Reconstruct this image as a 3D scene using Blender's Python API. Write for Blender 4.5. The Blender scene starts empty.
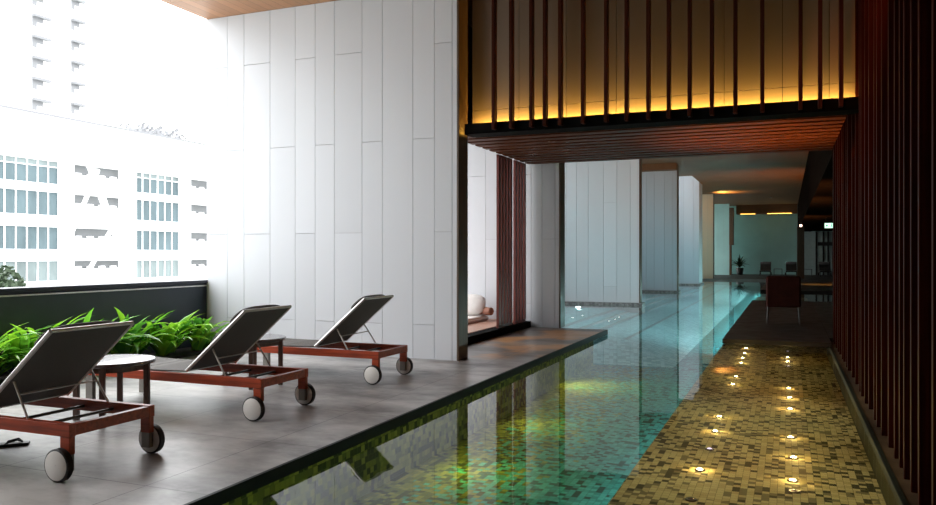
import bpy, bmesh, math, random
from mathutils import Vector, Matrix, noise

random.seed(7)
PI = math.pi
scene = bpy.context.scene
COL = scene.collection
ORD = ['first', 'second', 'third', 'fourth', 'fifth', 'sixth', 'seventh', 'eighth', 'ninth', 'tenth',
       'eleventh', 'twelfth', 'thirteenth', 'fourteenth', 'fifteenth', 'sixteenth']

# ------------------------------------------------------------------ materials
def mat(name, color, rough=0.5, metal=0.0, spec=0.5, var=0.0, vscale=6.0, stretch=(1, 1, 1), bump=0.0,
        bscale=40.0, c2=None, coat=0.0, rvar=0.0, emit=None, estr=0.0, detail=5.0, space='Object'):
    m = bpy.data.materials.new(name); m.use_nodes = True
    nt = m.node_tree; n = nt.nodes; b = n['Principled BSDF']
    b.inputs['Base Color'].default_value = (*color, 1)
    b.inputs['Roughness'].default_value = rough
    b.inputs['Metallic'].default_value = metal
    b.inputs['Specular IOR Level'].default_value = spec
    b.inputs['Coat Weight'].default_value = coat
    if emit:
        b.inputs['Emission Color'].default_value = (*emit, 1)
        b.inputs['Emission Strength'].default_value = estr
    if var > 0 or bump > 0 or c2 or rvar:
        tc = n.new('ShaderNodeTexCoord'); mp = n.new('ShaderNodeMapping')
        mp.inputs['Scale'].default_value = stretch
        nt.links.new(tc.outputs[space], mp.inputs[0])
        nz = n.new('ShaderNodeTexNoise'); nz.inputs['Scale'].default_value = vscale
        nz.inputs['Detail'].default_value = detail; nz.inputs['Roughness'].default_value = 0.6
        nt.links.new(mp.outputs[0], nz.inputs['Vector'])
        if var > 0 or c2:
            rp = n.new('ShaderNodeValToRGB')
            lo = tuple(max(0, c * (1 - var)) for c in color)
            hi = c2 if c2 else tuple(min(1, c * (1 + var)) for c in color)
            rp.color_ramp.elements[0].position = 0.32; rp.color_ramp.elements[0].color = (*lo, 1)
            rp.color_ramp.elements[1].position = 0.68; rp.color_ramp.elements[1].color = (*hi, 1)
            nt.links.new(nz.outputs['Fac'], rp.inputs[0]); nt.links.new(rp.outputs[0], b.inputs['Base Color'])
        if rvar:
            mr = n.new('ShaderNodeMapRange')
            mr.inputs['From Min'].default_value = 0.3; mr.inputs['From Max'].default_value = 0.7
            mr.inputs['To Min'].default_value = rough - rvar; mr.inputs['To Max'].default_value = rough + rvar
            nt.links.new(nz.outputs['Fac'], mr.inputs[0]); nt.links.new(mr.outputs[0], b.inputs['Roughness'])
        if bump > 0:
            n2 = n.new('ShaderNodeTexNoise'); n2.inputs['Scale'].default_value = bscale; n2.inputs['Detail'].default_value = 3
            nt.links.new(mp.outputs[0], n2.inputs['Vector'])
            bp = n.new('ShaderNodeBump'); bp.inputs['Strength'].default_value = bump; bp.inputs['Distance'].default_value = 0.01
            nt.links.new(n2.outputs['Fac'], bp.inputs['Height']); nt.links.new(bp.outputs[0], b.inputs['Normal'])
    return m

def math_node(nt, op, a, b=None):
    nd = nt.nodes.new('ShaderNodeMath'); nd.operation = op
    for i, v in enumerate((a, b)):
        if v is None: continue
        if isinstance(v, (int, float)): nd.inputs[i].default_value = v
        else: nt.links.new(v, nd.inputs[i])
    return nd.outputs[0]

def tile_mat(name, stops, sx=0.05, sy=0.055, grout=(0.05, 0.05, 0.04), rough=0.35, gw=0.06, second=None):
    """small mosaic in running columns; each tile takes a random colour of the palette"""
    m = bpy.data.materials.new(name); m.use_nodes = True
    nt = m.node_tree; n = nt.nodes; b = n['Principled BSDF']; b.inputs['Roughness'].default_value = 0.75; b.inputs['Specular IOR Level'].default_value = 0.1
    ge = n.new('ShaderNodeNewGeometry'); sp = n.new('ShaderNodeSeparateXYZ')
    nt.links.new(ge.outputs['Position'], sp.inputs[0])
    u = math_node(nt, 'DIVIDE', math_node(nt, 'ADD', sp.outputs[0], sp.outputs[2]), sx); cu = math_node(nt, 'FLOOR', u)
    w1 = n.new('ShaderNodeTexWhiteNoise'); w1.noise_dimensions = '1D'; nt.links.new(cu, w1.inputs['W'])
    v = math_node(nt, 'ADD', math_node(nt, 'DIVIDE', sp.outputs[1], sy), w1.outputs['Value']); cv = math_node(nt, 'FLOOR', v)
    cb = n.new('ShaderNodeCombineXYZ'); nt.links.new(cu, cb.inputs[0]); nt.links.new(cv, cb.inputs[1])
    w2 = n.new('ShaderNodeTexWhiteNoise'); w2.noise_dimensions = '2D'; nt.links.new(cb.outputs[0], w2.inputs['Vector'])
    # patches where dark tiles come closer together
    nz = n.new('ShaderNodeTexNoise'); nz.inputs['Scale'].default_value = 2.2; nt.links.new(ge.outputs['Position'], nz.inputs['Vector'])
    val = math_node(nt, 'ADD', w2.outputs['Value'], math_node(nt, 'MULTIPLY', math_node(nt, 'SUBTRACT', nz.outputs['Fac'], 0.5), 0.35))
    rp = n.new('ShaderNodeValToRGB'); rp.color_ramp.interpolation = 'CONSTANT'
    els = rp.color_ramp.elements
    els[0].position = 0; els[0].color = (*stops[0][1], 1)
    els[1].position = stops[1][0]; els[1].color = (*stops[1][1], 1)
    for p, c in stops[2:]:
        e = els.new(p); e.color = (*c, 1)
    nt.links.new(val, rp.inputs[0])
    if second:
        r2 = n.new('ShaderNodeValToRGB'); r2.color_ramp.interpolation = 'CONSTANT'; e2 = r2.color_ramp.elements
        e2[0].position = 0; e2[0].color = (*second[0][1], 1); e2[1].position = second[1][0]; e2[1].color = (*second[1][1], 1)
        for p, c in second[2:]:
            e = e2.new(p); e.color = (*c, 1)
        nt.links.new(val, r2.inputs[0])
        w3 = n.new('ShaderNodeTexWhiteNoise'); w3.noise_dimensions = '3D'; nt.links.new(cb.outputs[0], w3.inputs['Vector'])
        edge = math_node(nt, 'ADD', sp.outputs[0], math_node(nt, 'MULTIPLY', math_node(nt, 'SUBTRACT', w3.outputs['Value'], 0.5), 1.3))
        isl = math_node(nt, 'MULTIPLY', math_node(nt, 'LESS_THAN', edge, -2.55), math_node(nt, 'LESS_THAN', sp.outputs[1], 14.4))
        m3 = n.new('ShaderNodeMix'); m3.data_type = 'RGBA'
        nt.links.new(isl, m3.inputs['Factor']); nt.links.new(rp.outputs[0], m3.inputs['A']); nt.links.new(r2.outputs[0], m3.inputs['B'])
        rp = m3; rp_out = m3.outputs['Result']
    else: rp_out = rp.outputs[0]
    fu = math_node(nt, 'FRACT', u); fv = math_node(nt, 'FRACT', v)
    g = math_node(nt, 'MAXIMUM', math_node(nt, 'LESS_THAN', fu, gw), math_node(nt, 'LESS_THAN', fv, gw))
    mx = n.new('ShaderNodeMix'); mx.data_type = 'RGBA'
    nt.links.new(g, mx.inputs['Factor']); nt.links.new(rp_out, mx.inputs['A']); mx.inputs['B'].default_value = (*grout, 1)
    nt.links.new(mx.outputs['Result'], b.inputs['Base Color'])
    return m

def water_mat():
    m = bpy.data.materials.new('pool_water'); m.use_nodes = True
    nt = m.node_tree; n = nt.nodes; n.remove(n['Principled BSDF']); out = n['Material Output']
    ge = n.new('ShaderNodeNewGeometry')
    mp = n.new('ShaderNodeMapping'); mp.inputs['Scale'].default_value = (1, 1, 1)
    nt.links.new(ge.outputs['Position'], mp.inputs[0])
    nz = n.new('ShaderNodeTexNoise'); nz.inputs['Scale'].default_value = 2.6; nz.inputs['Detail'].default_value = 2.5
    nt.links.new(mp.outputs[0], nz.inputs['Vector'])
    bp = n.new('ShaderNodeBump'); bp.inputs['Strength'].default_value = 0.045; bp.inputs['Distance'].default_value = 0.02
    nt.links.new(nz.outputs['Fac'], bp.inputs['Height'])
    fr = n.new('ShaderNodeFresnel'); fr.inputs['IOR'].default_value = 1.30; nt.links.new(bp.outputs[0], fr.inputs['Normal'])
    tr = n.new('ShaderNodeBsdfTransparent'); tr.inputs['Color'].default_value = (0.88, 0.985, 0.985, 1)
    gl = n.new('ShaderNodeBsdfGlossy'); gl.inputs['Roughness'].default_value = 0.01; gl.inputs['Color'].default_value = (1, 1, 1, 1)
    nt.links.new(bp.outputs[0], gl.inputs['Normal'])
    mx = n.new('ShaderNodeMixShader')
    nt.links.new(fr.outputs[0], mx.inputs[0]); nt.links.new(tr.outputs[0], mx.inputs[1]); nt.links.new(gl.outputs[0], mx.inputs[2])
    nt.links.new(mx.outputs[0], out.inputs['Surface'])
    return m

def island_mat(name, color, spread=0.06, rough=0.5, joint=(0.12, 0.12, 0.13)):
    """boards whose tone varies a little from board to board"""
    m = mat(name, color, rough)
    nt = m.node_tree; n = nt.nodes; b = n['Principled BSDF']
    ge = n.new('ShaderNodeNewGeometry')
    rp = n.new('ShaderNodeValToRGB')
    rp.color_ramp.elements[0].color = (*[c * (1 - spread) for c in color], 1)
    rp.color_ramp.elements[1].color = (*[min(1, c * (1 + spread)) for c in color], 1)
    nt.links.new(ge.outputs['Random Per Island'], rp.inputs[0]); nt.links.new(rp.outputs[0], b.inputs['Base Color'])
    return m

def deck_mat():
    m = mat('deck_stone', (0.10, 0.098, 0.10), 0.42, spec=0.5)
    nt = m.node_tree; n = nt.nodes; b = n['Principled BSDF']
    ge = n.new('ShaderNodeNewGeometry')
    mp = n.new('ShaderNodeMapping'); mp.inputs['Scale'].default_value = (1.0, 1.7, 1); mp.inputs['Rotation'].default_value = (0, 0, 0.25)
    nt.links.new(ge.outputs['Position'], mp.inputs[0])
    a = n.new('ShaderNodeTexNoise'); a.inputs['Scale'].default_value = 0.8; a.inputs['Detail'].default_value = 9; a.inputs['Roughness'].default_value = 0.65
    nt.links.new(mp.outputs[0], a.inputs['Vector'])
    rp = n.new('ShaderNodeValToRGB'); e = rp.color_ramp.elements
    e[0].position = 0.36; e[0].color = (0.11, 0.106, 0.103, 1); e[1].position = 0.64; e[1].color = (0.44, 0.425, 0.41, 1)
    nt.links.new(a.outputs['Fac'], rp.inputs[0])
    # brown weathering over a deck mixed darker beyond the white wall
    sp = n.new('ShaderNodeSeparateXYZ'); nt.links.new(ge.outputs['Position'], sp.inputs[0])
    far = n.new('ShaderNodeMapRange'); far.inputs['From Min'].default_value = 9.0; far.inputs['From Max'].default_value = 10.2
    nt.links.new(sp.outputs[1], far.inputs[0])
    st = n.new('ShaderNodeTexNoise'); st.inputs['Scale'].default_value = 1.0; st.inputs['Detail'].default_value = 6
    nt.links.new(ge.outputs['Position'], st.inputs['Vector'])
    sr = n.new('ShaderNodeMapRange'); sr.inputs['From Min'].default_value = 0.47; sr.inputs['From Max'].default_value = 0.56
    nt.links.new(st.outputs['Fac'], sr.inputs[0])
    k = math_node(nt, 'MULTIPLY', far.outputs[0], sr.outputs[0])
    mx = n.new('ShaderNodeMix'); mx.data_type = 'RGBA'
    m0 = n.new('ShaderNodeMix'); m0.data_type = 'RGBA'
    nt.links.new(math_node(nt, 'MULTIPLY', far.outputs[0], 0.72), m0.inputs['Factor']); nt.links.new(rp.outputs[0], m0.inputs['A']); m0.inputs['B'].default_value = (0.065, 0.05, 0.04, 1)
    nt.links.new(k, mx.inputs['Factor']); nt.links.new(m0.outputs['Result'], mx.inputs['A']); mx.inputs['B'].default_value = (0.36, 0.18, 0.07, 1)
    # thin slab joints
    fy = math_node(nt, 'FRACT', math_node(nt, 'DIVIDE', sp.outputs[1], 1.2)); fx = math_node(nt, 'FRACT', math_node(nt, 'DIVIDE', sp.outputs[0], 1.2))
    j = math_node(nt, 'MAXIMUM', math_node(nt, 'LESS_THAN', fy, 0.006), math_node(nt, 'LESS_THAN', fx, 0.006))
    m2 = n.new('ShaderNodeMix'); m2.data_type = 'RGBA'
    nt.links.new(j, m2.inputs['Factor']); nt.links.new(mx.outputs['Result'], m2.inputs['A']); m2.inputs['B'].default_value = (0.04, 0.04, 0.04, 1)
    nt.links.new(m2.outputs['Result'], b.inputs['Base Color'])
    mr = n.new('ShaderNodeMapRange'); mr.inputs['From Min'].default_value = 0.3; mr.inputs['From Max'].default_value = 0.7
    mr.inputs['To Min'].default_value = 0.46; mr.inputs['To Max'].default_value = 0.30
    nt.links.new(a.outputs['Fac'], mr.inputs[0]); nt.links.new(mr.outputs[0], b.inputs['Roughness'])
    bp = n.new('ShaderNodeBump'); bp.inputs['Strength'].default_value = 0.15; bp.inputs['Distance'].default_value = 0.02
    nt.links.new(a.outputs['Fac'], bp.inputs['Height']); nt.links.new(bp.outputs[0], b.inputs['Normal'])
    return m

def plank_mat(name, c1, c2, width=0.14, rough=0.45, axis=0):
    """wood planks running along the other axis"""
    m = mat(name, c1, rough)
    nt = m.node_tree; n = nt.nodes; b = n['Principled BSDF']
    ge = n.new('ShaderNodeNewGeometry'); sp = n.new('ShaderNodeSeparateXYZ'); nt.links.new(ge.outputs['Position'], sp.inputs[0])
    u = math_node(nt, 'DIVIDE', sp.outputs[axis], width); cu = math_node(nt, 'FLOOR', u)
    w = n.new('ShaderNodeTexWhiteNoise'); w.noise_dimensions = '1D'; nt.links.new(cu, w.inputs['W'])
    mp = n.new('ShaderNodeMapping'); mp.inputs['Scale'].default_value = (12, 0.8, 1) if axis == 0 else (0.8, 12, 1)
    nt.links.new(ge.outputs['Position'], mp.inputs[0])
    nz = n.new('ShaderNodeTexNoise'); nz.inputs['Scale'].default_value = 2.0; nz.inputs['Detail'].default_value = 5; nt.links.new(mp.outputs[0], nz.inputs['Vector'])
    f = math_node(nt, 'ADD', math_node(nt, 'MULTIPLY', w.outputs['Value'], 0.5), math_node(nt, 'MULTIPLY', nz.outputs['Fac'], 0.5))
    mx = n.new('ShaderNodeMix'); mx.data_type = 'RGBA'
    nt.links.new(f, mx.inputs['Factor']); mx.inputs['A'].default_value = (*c1, 1); mx.inputs['B'].default_value = (*c2, 1)
    g = math_node(nt, 'LESS_THAN', math_node(nt, 'FRACT', u), 0.035)
    m2 = n.new('ShaderNodeMix'); m2.data_type = 'RGBA'
    nt.links.new(g, m2.inputs['Factor']); nt.links.new(mx.outputs['Result'], m2.inputs['A']); m2.inputs['B'].default_value = (*[c * 0.25 for c in c1], 1)
    nt.links.new(m2.outputs['Result'], b.inputs['Base Color'])
    return m

M = {}
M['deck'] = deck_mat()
M['slab_edge'] = mat('dark_slab_edge', (0.003, 0.003, 0.003), 0.5, spec=0.1, var=0.3, vscale=8)
M['dark_deck'] = mat('dark_wet_stone', (0.020, 0.016, 0.013), 0.5, spec=0.2, var=0.35, vscale=2.5, rvar=0.08)
M['kerb'] = mat('brown_kerb_stone', (0.055, 0.036, 0.02), 0.7, spec=0.1, var=0.35, vscale=3, bump=0.1)
M['kerb_lip'] = mat('dark_green_lip', (0.012, 0.016, 0.010), 0.55, spec=0.08, var=0.2)
M['white_board'] = island_mat('white_cladding', (0.585, 0.607, 0.64), 0.035, 0.42)
M['joint'] = mat('cladding_joint', (0.40, 0.40, 0.42), 0.8, var=0.1)
M['grey_board'] = island_mat('grey_cladding', (0.44, 0.50, 0.56), 0.04, 0.5)
M['sand_board'] = island_mat('sand_cladding', (0.74, 0.60, 0.42), 0.03, 0.55)
M['teal_plaster'] = mat('pale_green_plaster', (0.32, 0.56, 0.53), 0.7, var=0.08, vscale=0.6)
M['brown_cap'] = mat('dark_brown_wood', (0.085, 0.052, 0.028), 0.4, var=0.3, vscale=4, stretch=(6, 6, 0.5))
M['plinth'] = mat('pebble_plinth', (0.22, 0.22, 0.22), 0.6, var=0.55, vscale=16, bump=0.4)
M['ceil_wood'] = plank_mat('ceiling_planks', (0.30, 0.135, 0.06), (0.46, 0.22, 0.105), 0.15, 0.5, 0)
M['far_ceil'] = mat('tan_ceiling', (0.13, 0.058, 0.018), 0.6, var=0.12, vscale=0.8)
M['panel_tan'] = island_mat('tan_wall_panel', (0.15, 0.12, 0.09), 0.05, 0.5)
M['fin_wood'] = mat('dark_red_timber', (0.042, 0.011, 0.006), 0.4, var=0.35, vscale=3, stretch=(8, 8, 0.4), spec=0.04)
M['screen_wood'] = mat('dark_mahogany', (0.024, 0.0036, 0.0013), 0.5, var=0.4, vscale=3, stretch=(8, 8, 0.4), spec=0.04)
M['batten_wood'] = mat('mahogany_batten', (0.085, 0.026, 0.011), 0.5, spec=0.08, var=0.35, vscale=2.5, stretch=(0.4, 8, 8))
M['red_wood'] = mat('red_hardwood', (0.31, 0.044, 0.012), 0.4, spec=0.3, var=0.4, vscale=3.5, stretch=(0.6, 9, 9))
M['red_screen'] = mat('red_screen_timber', (0.13, 0.02, 0.012), 0.4, var=0.35, vscale=3, stretch=(8, 8, 0.4))
M['black_beam'] = mat('black_steel', (0.005, 0.005, 0.005), 0.7, spec=0.02, var=0.2)
M['black_void'] = mat('dark_wall_paint', (0.012, 0.008, 0.006), 0.9, spec=0.0, var=0.2)
M['parapet'] = mat('dark_slate_parapet', (0.030, 0.042, 0.066), 0.45, var=0.15, vscale=1.5)
M['navy'] = mat('navy_coping', (0.012, 0.014, 0.035), 0.35, var=0.1)
M['alu'] = mat('brushed_aluminium', (0.62, 0.60, 0.57), 0.35, metal=0.85, var=0.08, vscale=20)
M['alu_dark'] = mat('grey_bracket', (0.20, 0.185, 0.165), 0.45, metal=0.4, var=0.1)
M['sling'] = mat('grey_sling_fabric', (0.070, 0.062, 0.054), 0.75, var=0.18, vscale=140, bump=0.25, bscale=400)
M['pillow'] = mat('charcoal_pillow', (0.075, 0.07, 0.068), 0.85, var=0.12, vscale=30, bump=0.2, bscale=200)
M['tyre'] = mat('black_tyre', (0.012, 0.012, 0.012), 0.55, var=0.2)
M['wheel'] = mat('white_wheel_disc', (0.72, 0.70, 0.66), 0.4, var=0.05)
M['rod'] = mat('dark_steel_rod', (0.10, 0.095, 0.09), 0.3, metal=0.8, var=0.1)
M['table_top'] = mat('dark_gloss_tabletop', (0.06, 0.035, 0.035), 0.22, var=0.25, coat=0.4)
M['table_leg'] = mat('table_leg_wood', (0.09, 0.05, 0.035), 0.4, var=0.3, vscale=4, stretch=(8, 8, 0.5))
M['soil'] = mat('planter_soil', (0.02, 0.016, 0.012), 0.9, var=0.4, vscale=20, bump=0.5)
def leaf_mat(name, c):
    m = mat(name, c, 0.22, var=0.35, vscale=5)
    b = m.node_tree.nodes['Principled BSDF']
    nt = m.node_tree
    tl = nt.nodes.new('ShaderNodeBsdfTranslucent'); tl.inputs['Color'].default_value = (c[0] * 1.6, c[1] * 1.8, c[2], 1)
    mx = nt.nodes.new('ShaderNodeMixShader'); mx.inputs[0].default_value = 0.24
    nt.links.new(b.outputs[0], mx.inputs[1]); nt.links.new(tl.outputs[0], mx.inputs[2])
    nt.links.new(mx.outputs[0], nt.nodes['Material Output'].inputs['Surface'])
    return m
M['leaf'] = leaf_mat('green_leaf', (0.15, 0.38, 0.05))
M['leaf2'] = leaf_mat('bright_leaf', (0.26, 0.50, 0.05))
M['leaf3'] = leaf_mat('deep_leaf', (0.06, 0.19, 0.035))
GLOW_TINT = [(0, (0.025, 0.032, 0.012)), (0.25, (0.095, 0.115, 0.025)), (0.55, (0.16, 0.175, 0.036)), (0.8, (0.21, 0.22, 0.05))]  # yellow-green lamp glow by the deck edge, painted into the tile colours
M['leaf_dark'] = mat('dark_olive_leaf', (0.025, 0.045, 0.018), 0.6, var=0.3)
M['tile_teal'] = tile_mat('teal_mosaic', [(0, (0.008, 0.05, 0.06)), (0.20, (0.022, 0.20, 0.22)), (0.42, (0.032, 0.265, 0.29)), (0.72, (0.05, 0.32, 0.345))], 0.055, 0.06, (0.012, 0.10, 0.11), second=GLOW_TINT)
M['tile_gold'] = tile_mat('gold_mosaic', [(0, (0.045, 0.042, 0.022)), (0.17, (0.19, 0.155, 0.08)), (0.34, (0.46, 0.36, 0.175)), (0.62, (0.55, 0.44, 0.225))], 0.05, 0.056, (0.12, 0.10, 0.045), gw=0.05)
M['tile_glow_tint'] = tile_mat('glow_tinted_gold_mosaic', [(0, (0.022, 0.03, 0.008)), (0.25, (0.07, 0.08, 0.014)), (0.55, (0.12, 0.13, 0.02)), (0.8, (0.16, 0.165, 0.028))], 0.055, 0.06, (0.06, 0.07, 0.02))  # pool wall mosaic with the yellow-green glow put into its colours
M['tile_pale'] = tile_mat('pale_mosaic', [(0, (0.20, 0.44, 0.48)), (0.3, (0.30, 0.58, 0.62)), (0.6, (0.36, 0.65, 0.68)), (0.85, (0.42, 0.70, 0.72))], 0.08, 0.08, (0.2, 0.42, 0.46))
M['nosing'] = mat('dark_step_nosing', (0.03, 0.07, 0.08), 0.4, var=0.2)
M['water'] = water_mat()
M['lens'] = mat('lit_lens', (1, 0.9, 0.7), 0.3, emit=(1.0, 0.74, 0.34), estr=45.0)
M['lens_dim'] = mat('dim_lens', (0.5, 0.45, 0.5), 0.3, emit=(0.9, 0.7, 1.0), estr=1.6)
M['lens_off'] = mat('unlit_lens', (0.10, 0.05, 0.05), 0.2, var=0.2)
M['lens_white'] = mat('lit_white_lens', (1, 1, 1), 0.3, emit=(1.0, 0.95, 0.85), estr=9.0)
M['ring'] = mat('dark_light_ring', (0.03, 0.025, 0.02), 0.35, metal=0.6, var=0.1)
M['led'] = mat('amber_led_strip', (1, 0.7, 0.3), 0.4, emit=(1.0, 0.52, 0.07), estr=9.0)
M['led_soft'] = mat('soft_amber_strip', (1, 0.7, 0.3), 0.4, emit=(1.0, 0.55, 0.10), estr=5.0)
M['maroon'] = mat('maroon_upholstery', (0.05, 0.011, 0.007), 0.8, spec=0.15, var=0.2, vscale=8, bump=0.1, bscale=120)
M['cream'] = mat('cream_cushion', (0.72, 0.69, 0.66), 0.8, var=0.06, vscale=10, bump=0.1, bscale=150)
M['bolster'] = mat('brown_bolster', (0.26, 0.11, 0.07), 0.75, var=0.15, vscale=10)
M['day_wood'] = plank_mat('daybed_planks', (0.36, 0.19, 0.13), (0.48, 0.27, 0.19), 0.12, 0.4, 1)
M['bldg'] = mat('white_facade', (0.86, 0.86, 0.86), 0.7, var=0.03, vscale=0.3)
M['bldg_grey'] = mat('loggia_grey', (0.10, 0.105, 0.108), 0.7, var=0.1, vscale=0.5)
def glass_mat(name, c):
    return mat(name, c, 0.15, var=0.25, vscale=0.35, spec=0.2, stretch=(1, 1, 0.4))
M['pane_blue'] = glass_mat('blue_grey_glazing', (0.075, 0.105, 0.115))
M['pane_pale'] = glass_mat('pale_green_glazing', (0.14, 0.17, 0.17))
M['mark'] = mat('grey_ledge', (0.16, 0.163, 0.17), 0.7, var=0.05)
M['ground'] = mat('pale_ground', (0.45, 0.46, 0.44), 0.9, var=0.1, vscale=0.05)
M['bark'] = mat('bark', (0.10, 0.07, 0.045), 0.85, var=0.3, vscale=8)
M['sign_green'] = mat('lit_exit_panel', (0.5, 0.9, 0.7), 0.4, emit=(0.55, 1.0, 0.80), estr=1.5)
M['sign_mark'] = mat('exit_pictogram_green', (0.02, 0.25, 0.12), 0.4, emit=(0.02, 0.45, 0.2), estr=0.6)
M['frame_dark'] = mat('dark_door_frame', (0.02, 0.018, 0.016), 0.4, var=0.2)
M['frosted'] = mat('grey_green_glazing', (0.33, 0.42, 0.40), 0.3, var=0.1)
M['rubber'] = mat('black_rubber', (0.012, 0.012, 0.013), 0.45, var=0.2)

# ------------------------------------------------------------------ mesh helpers
def bm_box(bm, x0, x1, y0, y1, z0, z1, mi=0, rot=None, origin=None):
    vs = [bm.verts.new(p) for p in ((x0, y0, z0), (x1, y0, z0), (x1, y1, z0), (x0, y1, z0), (x0, y0, z1), (x1, y0, z1), (x1, y1, z1), (x0, y1, z1))]
    for q in ((0, 3, 2, 1), (4, 5, 6, 7), (0, 1, 5, 4), (1, 2, 6, 5), (2, 3, 7, 6), (3, 0, 4, 7)):
        f = bm.faces.new([vs[i] for i in q]); f.material_index = mi
    if rot is not None:
        bmesh.ops.rotate(bm, verts=vs, cent=origin or (0, 0, 0), matrix=rot)
    return vs

def bm_cyl(bm, p0, p1, r0, r1=None, seg=14, mi=0, caps=True):
    p0 = Vector(p0); p1 = Vector(p1); d = (p1 - p0)
    r1 = r0 if r1 is None else r1
    up = Vector((0, 0, 1)) if abs(d.normalized().z) < 0.95 else Vector((1, 0, 0))
    a = d.cross(up).normalized(); b = a.cross(d).normalized()
    R0 = []; R1 = []
    for i in range(seg):
        t = 2 * PI * i / seg; o = a * math.cos(t) + b * math.sin(t)
        R0.append(bm.verts.new(p0 + o * r0)); R1.append(bm.verts.new(p1 + o * r1))
    for i in range(seg):
        j = (i + 1) % seg
        f = bm.faces.new((R0[i], R0[j], R1[j], R1[i])); f.material_index = mi; f.smooth = True
    if caps:
        f = bm.faces.new(R0[::-1]); f.material_index = mi
        f = bm.faces.new(R1); f.material_index = mi
    return R0 + R1

def bm_lathe(bm, prof, seg=28, mi=0, axis='Z', origin=(0, 0, 0)):
    """prof: list of (radius, height); closed at the ends where radius is 0"""
    rings = []
    o = Vector(origin)
    for r, h in prof:
        ring = []
        for i in range(seg if r > 1e-6 else 1):
            t = 2 * PI * i / seg
            p = Vector((r * math.cos(t), r * math.sin(t), h))
            if axis == 'Y': p = Vector((p.x, p.z, p.y))
            ring.append(bm.verts.new(o + p))
        rings.append(ring)
    for a, b in zip(rings, rings[1:]):
        for i in range(seg):
            j = (i + 1) % seg
            if len(a) == 1 and len(b) == 1: continue
            if len(a) == 1: vs = (a[0], b[j], b[i])
            elif len(b) == 1: vs = (a[i], a[j], b[0])
            else: vs = (a[i], a[j], b[j], b[i])
            f = bm.faces.new(vs); f.material_index = mi; f.smooth = True

def bm_tube(bm, pts, r, seg=8, mi=0):
    for a, b in zip(pts, pts[1:]):
        bm_cyl(bm, a, b, r, r, seg, mi)

def link(name, bm, mats, parent=None, bevel=0.0, seg=2, loc=None):
    bmesh.ops.recalc_face_normals(bm, faces=bm.faces[:])
    me = bpy.data.meshes.new(name); bm.to_mesh(me); bm.free(); me.set_sharp_from_angle(angle=0.7)
    for m in (mats if isinstance(mats, (list, tuple)) else [mats]): me.materials.append(m)
    o = bpy.data.objects.new(name, me); COL.objects.link(o)
    if parent: o.parent = parent
    if loc: o.location = loc
    if bevel > 0:
        b = o.modifiers.new('bevel', 'BEVEL'); b.width = bevel; b.segments = seg; b.limit_method = 'ANGLE'; b.angle_limit = 0.8
        b.harden_normals = False
    return o

def boxes(name, lst, m, parent=None, bevel=0.0, kind=None):
    bm = bmesh.new()
    for q in lst: bm_box(bm, *q)
    o = link(name, bm, m, parent, bevel)
    if kind: o['kind'] = kind
    return o

def struct(name, lst, m, bevel=0.0):
    return boxes(name, lst, m, None, bevel, 'structure')

def thing(name, label, cat, loc=(0, 0, 0), rz=0.0, group=None):
    o = bpy.data.objects.new(name, None); COL.objects.link(o)
    o.location = loc; o.rotation_euler = (0, 0, rz); o.empty_display_size = 0.1
    o['label'] = label; o['category'] = cat
    if group: o['group'] = group
    return o

def tag(o, label, cat, group=None):
    o['label'] = label; o['category'] = cat
    if group: o['group'] = group
    return o

def dup(root, loc, rz, label, group=None):
    r = root.copy(); COL.objects.link(r); r.location = loc; r.rotation_euler = (0, 0, rz); r['label'] = label
    if group: r['group'] = group
    for ch in list(root.children):
        c = ch.copy(); COL.objects.link(c); c.parent = r
        for g in list(ch.children):
            d = g.copy(); COL.objects.link(d); d.parent = c
    return r

# ------------------------------------------------------------------ layout constants (metres, deck top = 0)
WX = -8.2          # outer edge of the hall, open to the sky
CX = -4.0          # free ends of the partition walls
CEIL = 5.0
WATER = -0.085
PLANES = [9.43, 14.4, 23.1, 31.6, 40.2, 48.4, 57.6]

# ------------------------------------------------------------------ floor, pool, water
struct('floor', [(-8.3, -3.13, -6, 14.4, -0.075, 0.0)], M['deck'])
struct('trim_1', [(-3.13, -3.105, -6, 14.425, -0.085, 0.0), (-8.2, -3.105, 14.4, 14.425, -0.085, 0.0)], M['slab_edge'])
struct('floor_pool', [(-8.3, -1.1, -6, 47.4, -0.95, -0.66)], M['tile_teal'])
struct('wall_pool', [(-3.45, -3.35, -6, 14.3, -0.66, -0.09)], M['tile_glow_tint'])
struct('floor_shelf', [(-1.12, 0.62, -6, 33.4, -0.95, -0.285), (-1.12, 0.72, 14.4, 33.4, -0.95, -0.29)], M['tile_gold'])
bm = bmesh.new()
top = [bm.verts.new(p) for p in ((-8.2, 16.0, -0.34), (-3.05, 16.0, -0.34), (-3.05, 47.4, -0.34), (-8.2, 47.4, -0.34))]
bot = [bm.verts.new(p) for p in ((-8.2, 14.5, -0.665), (-1.9, 14.5, -0.665), (-1.9, 47.4, -0.665), (-8.2, 47.4, -0.665))]
bm.faces.new(top); bm.faces.new(bot[::-1])
for i in range(4): bm.faces.new((top[i], bot[i], bot[(i + 1) % 4], top[(i + 1) % 4]))
o = link('floor_ledge', bm, M['tile_pale']); o['kind'] = 'structure'
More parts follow.
